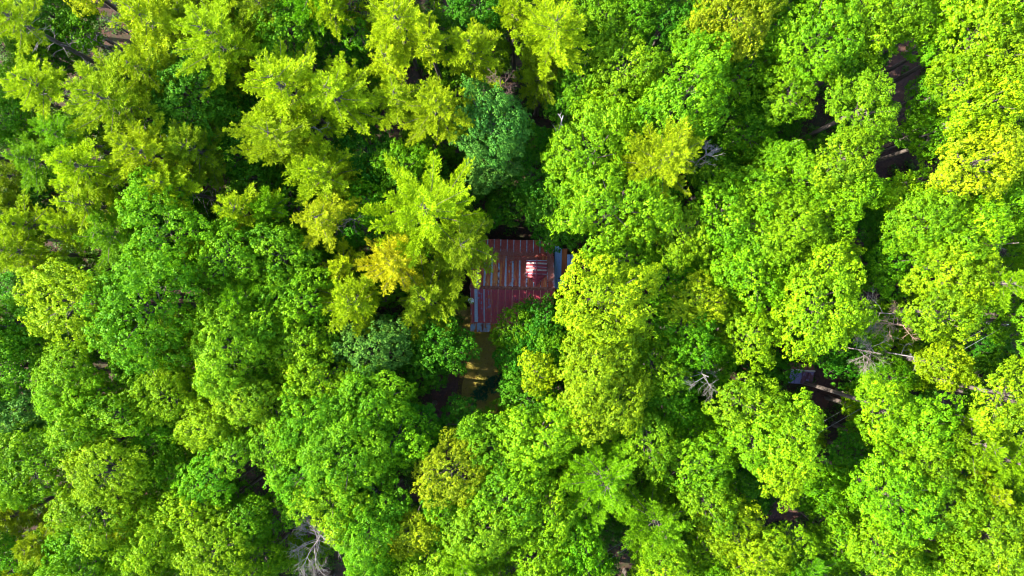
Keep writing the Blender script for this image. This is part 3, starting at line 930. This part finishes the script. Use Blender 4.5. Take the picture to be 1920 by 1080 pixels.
HP = 9.0
t1 = at(1888, 608, HP)
t2 = at(1090, 1086, HP)
d = (t2 - t1).normalized()
p_next = t1 + d * 52
p_prev = t1 - d * 45
pole('utility_pole', (t1.x, t1.y, 0), HP, 'grey wooden utility pole at the overgrown cut, carrying two wires')
pole('utility_pole', (p_next.x, p_next.y, 0), HP, 'grey wooden utility pole hidden in the forest down the power line')
pole('utility_pole', (p_prev.x, p_prev.y, 0), HP, 'grey wooden utility pole farther up the power line')
for zz, rad, lab in ((HP + 0.12, 0.016, 'upper pale power line wire strung above the overgrown cut'), (HP - 1.5, 0.011, 'thinner lower power line wire strung above the overgrown cut')):
    V, F = [], []
    pts = []
    for a, b in ((p_prev, t1), (t1, p_next)):
        for k in range(13):
            t = k / 12
            q = a.lerp(b, t); pts.append((q.x, q.y, zz - 0.9 * 4 * t * (1 - t)))
    pts = pts[:13] + pts[14:]
    tube(V, F, pts, [rad] * len(pts), 5)
    tag(link('power_line_wire', mesh('power_line_wire', V, F, M_WIRE, True)), lab, 'wire')

# ------------------------------------------------------------------ dead trees and snags
def snag_mesh(R, H, rng, n_main=7, up=0.6, twig=4, thick=1.0, droop=0.0):
    V, F = [], []
    def grow(p, d, L, r, depth):
        segs = 3
        pts = [p]; q = p
        for s in range(segs):
            d = (d + Vector(rng.normal(0, 0.16, 3)) + Vector((0, 0, -droop * 0.15))).normalized()
            q = q + d * L / segs
            pts.append(q)
        tube(V, F, pts, [r, r * 0.8, r * 0.6, r * 0.35], 5 if depth == 0 else 3, False)
        if depth < 2:
            for k in range(twig + 2):
                t = rng.uniform(0.35, 1.0)
                i = min(int(t * segs), segs - 1)
                b = pts[i].lerp(pts[i + 1], t * segs - i)
                dd = (d + Vector(rng.normal(0, 0.65, 3))).normalized()
                grow(b, dd, L * rng.uniform(0.35, 0.6), r * 0.5, depth + 1)
    tube(V, F, [(0, 0, H * 0.6), (0, 0, H * 0.96)], [0.07 * thick, 0.03], 5)
    for k in range(n_main):
        a = 2 * math.pi * k / n_main + rng.uniform(-0.4, 0.4)
        z0 = H * rng.uniform(0.72, 0.94)
        d = Vector((math.cos(a), math.sin(a), up + rng.normal(0, 0.2))).normalized()
        grow(Vector((0, 0, z0)), d, R * rng.uniform(0.6, 0.95), 0.036 * thick, 0)
    bm = mesh('dead_branchwork', V, F, M_DEAD, True)
    V, F = [], []
    tube(V, F, [(0, 0, -0.2), (0.03, 0.02, H * 0.5), (0, 0, H * 0.98)], [0.13 * thick, 0.085 * thick, 0.035], 7)
    return mesh('dead_trunk', V, F, M_DEAD, True), bm


SNAGS = [  # px, py, r px, height, main limbs, up, twigs, thick, droop, colour, label
    (938, 150, 36, 17, 10, 0.35, 6, 0.7, 0.5, (0.42, 0.27, 0.24), 'brown twiggy dead tree crown beside the blue-green tree'),
    (1055, 220, 18, 16, 4, 0.7, 2, 1.2, 0, (0.9, 0.88, 0.9), 'small white forked snag in the dark gap'),
    (1334, 284, 32, 17, 8, 0.8, 5, 0.9, 0, (0.56, 0.52, 0.50), 'grey upright bare-branched snag beside the bright yellow pine'),
    (1325, 705, 46, 16, 8, 0.3, 5, 0.7, 0, (0.50, 0.50, 0.46), 'grey fan of fine bare branches on a small dead tree'),
    (1668, 588, 44, 16, 8, 0.2, 6, 0.7, 0.4, (0.48, 0.42, 0.38), 'grey-tan dead tree with drooping twigs by the track, the upper of two'),
    (1696, 610, 40, 16.5, 10, 0.15, 7, 0.8, 0.8, (0.78, 0.56, 0.38), 'tan dead tree with dense dry drooping branches near the track'),
    (1645, 662, 50, 15, 9, 0.2, 6, 0.7, 0.4, (0.52, 0.48, 0.42), 'grey dead tree with curled whitish branches near the track'),
    (1728, 672, 32, 14, 4, 0.5, 3, 0.8, 0, (0.6, 0.58, 0.6), 'thin pale dead sapling next to the power line wires'),
    (1815, 224, 26, 17, 4, 0.5, 3, 0.9, 0, (0.62, 0.54, 0.52), 'white thick forked dead branch top above lime crowns'),
    (1900, 456, 34, 17.5, 7, 0.4, 5, 0.8, 0.2, (0.66, 0.52, 0.42), 'pale tan dead treetop with arched branches near the utility pole'),
    (1822, 786, 26, 17, 8, 0.2, 5, 0.55, 0, (0.46, 0.43, 0.40), 'whitish dead treetop with tangled twigs among pale lime crowns'),
    (1885, 942, 26, 17, 7, 0.3, 4, 0.8, 0, (0.72, 0.55, 0.42), 'tan dead twigs of a dying pine top'),
    (585, 1028, 72, 15, 14, 0.3, 7, 0.85, 0.3, (0.58, 0.55, 0.54), 'broad grey dead tree with a tangle of bare branches'),
    (195, 32, 22, 10, 6, 0.6, 3, 0.9, 0, (0.48, 0.46, 0.48), 'small grey dead conifer top behind the yellow-green pine'),
    (178, 76, 26, 9, 7, 0.3, 3, 0.8, 0, (0.48, 0.46, 0.48), 'small grey dead conifer beside the long bare pine trunk'),
    (592, 240, 26, 17, 5, 0.8, 3, 0.6, 0, (0.40, 0.42, 0.34), 'thin bare curved branches of a dead sapling between pines'),
    (1496, 264, 12, 13, 3, 0.8, 2, 1.1, 0, (0.95, 0.9, 0.8), 'short cream broken snag by the dark gap'),
    (1060, 745, 26, 11, 6, 0.3, 4, 0.8, 0.2, (0.46, 0.36, 0.30), 'brown dead brushy sapling in a gap below the lawn'),
    (658, 410, 28, 16, 7, 0.2, 4, 0.7, 0.3, (0.36, 0.30, 0.27), 'brown-grey dead twigs between the bright yellow pine and the tall pine'),
]
snag_objs = []
for i, (px, py, r, h, nmn, up, tw, th, dr_, c, lab) in enumerate(SNAGS):
    rng = np.random.default_rng(300 + i)
    p = at(px, py, h * 0.95)
    R = r * (CAM_H - h) / FPX
    tm, bm = snag_mesh(R, h, rng, nmn, up, tw, th, dr_)
    o = link('dead_tree', None, None, (p.x, p.y, 0))
    tag(o, lab, 'dead tree')
    link('trunk', tm, o, color=tuple(x * 0.72 for x in c))
    link('branchwork', bm, o, color=c)
    snag_objs.append((o, lab))

# ------------------------------------------------------------------ understorey saplings fill the gaps between crowns
CLEAR = [(1060, 490, 85), (1000, 490, 90), (905, 700, 85), (840, 760, 62), (860, 800, 45), (905, 590, 60), (900, 680, 50), (860, 730, 45), (845, 790, 35), (905, 640, 45), (760, 640, 40), (700, 630, 30), (960, 500, 100), (1690, 130, 40), (1660, 215, 40), (1640, 290, 44), (1606, 440, 48), (1625, 530, 45),
         (1503, 700, 66), (985, 190, 36), (1500, 225, 34), (515, 905, 36), (1210, 590, 26), (1570, 780, 42), (1465, 945, 46), (165, 90, 40), (1860, 410, 26), (1165, 1050, 34), (1845, 640, 60), (1050, 745, 30), (1720, 720, 40)]
def is_clear(px, py, m=1.0):
    return any((px - a) ** 2 + (py - b) ** 2 < (r * m) ** 2 for a, b, r in CLEAR)

rnd = random.Random(21)
sap = []
saps = []
tpos = [(o.location.x, o.location.y) for o, t in objs]
tries = 0
while len(sap) < 210 and tries < 20000:
    tries += 1
    px, py = rnd.uniform(20, 1900), rnd.uniform(20, 1060)
    h = rnd.uniform(5.5, 11)
    p = at(px, py, h * 0.7)
    g = at(0, 0); gx = 960 + p.x * FPX / CAM_H; gy = 540 - p.y * FPX / CAM_H
    if is_clear(px, py, 1.0) or is_clear(gx, gy, 0.85): continue
    if any((p.x - a) ** 2 + (p.y - b) ** 2 < 1.1 for a, b in tpos): continue
    if any((p.x - a) ** 2 + (p.y - b) ** 2 < 2.9 ** 2 for a, b in sap): continue
    sap.append((p.x, p.y))
    t = [px, py, rnd.uniform(38, 50), 'm', rnd.choice('LMMD'), h]
    o = build_tree(*t)
    o.name = 'sapling_tree'
    saps.append((o, t))

# trees of the same forest just beyond the picture
ring = []
for k in range(3000):
    a = rnd.uniform(-1.30, 1.30); b = rnd.uniform(-1.50, 1.50)
    if max(abs(a) / 1.02, abs(b) / 1.02) < 1: continue
    px, py = 960 + a * 960, 540 + b * 540
    p = at(px, py, 14)
    if any((p.x - x) ** 2 + (p.y - y) ** 2 < 4.0 ** 2 for x, y in ring) or any((p.x - x) ** 2 + (p.y - y) ** 2 < 3.0 ** 2 for x, y in tpos): continue
    if abs(px - 1705) < 45 and py < 0: continue
    if abs(px - 560) < 100 and 1080 < py < 1170: continue
    ring.append((p.x, p.y))
    o = build_tree(px, py, rnd.uniform(62, 85), rnd.choice('mmmp' if px > 700 else 'mppb'), rnd.choice('LLMN' if px > 700 else 'LYMY'), rnd.uniform(15, 19))
    tag(o, 'tree of the surrounding forest, standing well away from the cabin clearing', 'tree', 'surrounding forest trees')

# ------------------------------------------------------------------ ground cover
rng = np.random.default_rng(55)
P = []
cl = []
for k in range(8200):
    x, y = rng.uniform(-53, 53), rng.uniform(-31, 31)
    px, py = 960 + x * FPX / CAM_H, 540 - y * FPX / CAM_H
    if math.hypot(px - 905, (py - 690) * 0.8) < 74 or (870 < px < 1085 and 440 < py < 650): continue
    onr = False
    for a, b in (((1700, -40), (1690, 150)), ((1690, 150), (1640, 290)), ((1640, 290), (1604, 430)), ((1604, 430), (1625, 540)), ((1625, 540), (1540, 720)), ((845, 690), (820, 860))):
        ax, ay = a; bx, by = b
        t = max(0, min(1, ((px - ax) * (bx - ax) + (py - ay) * (by - ay)) / ((bx - ax) ** 2 + (by - ay) ** 2)))
        if math.hypot(px - ax - t * (bx - ax), py - ay - t * (by - ay)) < 30: onr = True
    if onr and rng.random() < 0.93: continue
    cl.append((x, y, rng.uniform(0.25, 0.75), rng.uniform(0.2, 0.7)))
Pa = []
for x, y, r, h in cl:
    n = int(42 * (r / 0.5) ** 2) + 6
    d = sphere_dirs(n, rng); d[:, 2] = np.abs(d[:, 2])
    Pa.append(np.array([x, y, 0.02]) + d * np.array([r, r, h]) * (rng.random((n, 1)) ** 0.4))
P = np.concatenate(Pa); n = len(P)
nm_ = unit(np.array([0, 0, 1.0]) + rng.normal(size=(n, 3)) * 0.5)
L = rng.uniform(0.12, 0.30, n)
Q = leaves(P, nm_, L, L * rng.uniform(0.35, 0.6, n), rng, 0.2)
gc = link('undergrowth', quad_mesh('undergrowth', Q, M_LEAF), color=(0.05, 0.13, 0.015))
tag(gc, 'low green ferns and seedlings covering the forest floor', 'undergrowth', None, 'stuff')
# dry fallen leaves lying on the bare ground
P = np.stack([rng.uniform(-50, 50, 60000), rng.uniform(-29, 29, 60000), rng.uniform(0.025, 0.05, 60000)], axis=1)
n = len(P)
L = rng.uniform(0.06, 0.15, n)
fl = link('fallen_leaves', quad_mesh('fallen_leaves', leaves(P, unit(np.array([0, 0, 1.0]) + rng.normal(size=(n, 3)) * 0.3), L, L * 0.6, rng, 0.1), M_LITTER), color=(0.14, 0.062, 0.035))
tag(fl, 'dry brown leaves scattered over the forest floor and track', 'leaf litter', None, 'stuff')
# lawn grass: short blades
P = []
while len(P) < 42000:
    px, py = rng.uniform(845, 965), rng.uniform(600, 800)
    if px < 862 - (py - 700) * 0.15 and py > 690 and rng.random() < 0.97: continue
    q = at(px, py, 0)
    P.append((q.x, q.y, 0.03))
P = np.array(P); n = len(P)
nm_ = unit(rng.normal(size=(n, 3)) * np.array([1, 1, 0.5]) + np.array([0, 0, 0.3]))
L = rng.uniform(0.05, 0.12, n)
Q = leaves(P, nm_, L, L * 0.25, rng, 0.1)
lg = link('lawn_grass', quad_mesh('lawn_grass', Q, M_LEAF), color=(0.33, 0.31, 0.02))
tag(lg, 'sparse short yellowish grass on the cabin lawn', 'grass', None, 'stuff')
# low dark hedge-like brush at the lawn edge
for k, (px, py, r) in enumerate(((950, 706, 15), (926, 719, 15), (902, 736, 15))):
    q = at(px, py, 0.4)
    R = r * CAM_H / FPX
    qd, aa, C = broad_crown(1.15, np.random.default_rng(800 + k), True, 1.2)
    s = R / 1.15
    o = link('shrub', None, None, (q.x, q.y, 0))
    tag(o, 'low dark teal-green shrub along the shaded edge of the lawn', 'shrub', 'shrubs at the lawn edge')
    link('foliage', quad_mesh('shrub_foliage', qd, M_LEAF, aa), o, (0, 0, 0.42), (0, 0, 0), (s, s, s * 0.55), (0.02, 0.09, 0.045))
    V, F = [], []
    for m in range(5):
        a = m * 1.26
        tube(V, F, [(0, 0, -0.05), (math.cos(a) * 0.3 * s, math.sin(a) * 0.3 * s, 0.35), (math.cos(a) * 0.6 * s, math.sin(a) * 0.6 * s, 0.5)], [0.03, 0.02, 0.008], 4)
    link('stem', mesh('shrub_stem', V, F, M_BARK), o)

# ------------------------------------------------------------------ labels of the trees
LAND = [((at(960, 470)), 'the cabin'), (at(738, 492), 'the golden pine'), (Vector(t1), 'the utility pole'), (sp_, 'the small shed'), (at(905, 690), 'the lawn'), (at(365, 185), 'the big deep green broadleaf'),
        (at(1245, 300), 'the star-shaped yellow pine')]
SN = {0: 'the brown dead crown', 1: 'the small white snag', 2: 'the grey upright snag', 3: 'the grey branch fan', 5: 'the tan dead tree', 8: 'the white forked dead branch', 9: 'the arched tan dead treetop', 10: 'the tangled whitish treetop', 12: 'the broad grey dead tree', 13: 'the small dead conifers'}
for i, nm in SN.items():
    LAND.append((snag_objs[i][0].location.copy(), nm))
LAND += [(at(1690, 150), 'the bend of the track'), (at(1606, 430), 'the open track stretch'), (at(135, 560), 'the big pale lime dome'), (at(515, 905), 'the dark canopy hole')]
SPECIAL = {
    (738, 492): 'golden-orange pine glowing beside the tall pine that overhangs the cabin',
    (1245, 300): 'star-shaped bright yellow pine standing out among lime broadleaf crowns',
    (800, 400): 'very large yellow-green pine overhanging the cabin roof',
    (365, 185): 'big deep green round-crowned broadleaf tree surrounded by yellow-green pines',
    (135, 560): 'big fine-leaved pale lime tree with a smooth dense crown',
    (15, 30): 'tall yellow-green pine with long bare trunk beside small dead conifers',
    (60, 155): 'slim yellow-green pine leaning out over its bare stubbed trunk',
    (275, 575): 'widest mid green broadleaf crown, next to the fine-leaved pale lime tree',
    (1122, 565): 'large pale lime broadleaf tree beside the blue lean-to of the cabin',
    (1112, 680): 'large pale lime broadleaf tree second from the cabin lean-to',
    (1002, 650): 'deep green low tree covering the porch roof corner of the cabin',
    (1020, 600): 'deep green low tree tucked under the pale lime crown by the lean-to',
    (920, 235): 'tall blue-green broadleaf tree beside the brown dead crown',
    (925, 305): 'lower blue-green broadleaf tree below the tall blue-green one',
    (40, 760): 'blue-green broadleaf tree with glittering leaves among lime crowns',
    (690, 655): 'blue-green broadleaf tree between the yellow-green pine and the lawn side',
    (1380, 35): 'dull yellow fine-leaved broadleaf tree, the largest of that colour',
    (1830, 310): 'yellow round-crowned broadleaf tree with large leaves among pale lime crowns',
}
ORD = ['nearest', 'second nearest', 'third nearest', 'fourth nearest', 'fifth nearest', 'sixth nearest', 'seventh nearest', 'eighth nearest', 'ninth nearest', 'tenth nearest']
classes = {}
for o, t in saps:
    t[3] = 's'
KINDS['s'] = ('sapling_tree', 'low shaded sapling', 'tree')
for o, t in objs + saps:
    key = (t[3], t[4])
    classes.setdefault(key, []).append(o)
used = set()
for o, t in objs + saps:
    k = (int(t[0]), int(t[1]))
    nm, phrase, cat = KINDS[t[3]]
    cname = COLS[t[4]][1]
    if k in SPECIAL:
        tag(o, SPECIAL[k], cat, None); used.add(SPECIAL[k])
    else:
        best = None
        for lp, ln in LAND:
            dme = (o.location.xy - lp.xy).length
            if dme < 0.5: continue
            rank = sum(1 for q in classes[(t[3], t[4])] if (q.location.xy - lp.xy).length < dme - 1e-6)
            sc = rank * 3.0 + dme * 0.5
            txt = '%s %s, %s of its kind to %s' % (cname, phrase, ORD[min(rank, 9)], ln)
            if rank < 10 and txt not in used and (best is None or sc < best[0]): best = (sc, txt)
        if best is None:
            best = (0, '%s %s standing away from every clearing and dead tree' % (cname, phrase))
        used.add(best[1])
        tag(o, best[1], cat)
    o['group'] = {'m': 'broadleaf trees of the forest canopy', 'b': 'fine-leaved trees of the forest canopy', 'p': 'pines of the forest canopy', 's': 'saplings below the canopy'}[t[3]]
print('trees', len(objs), 'ring', len(ring), 'saplings', len(sap))
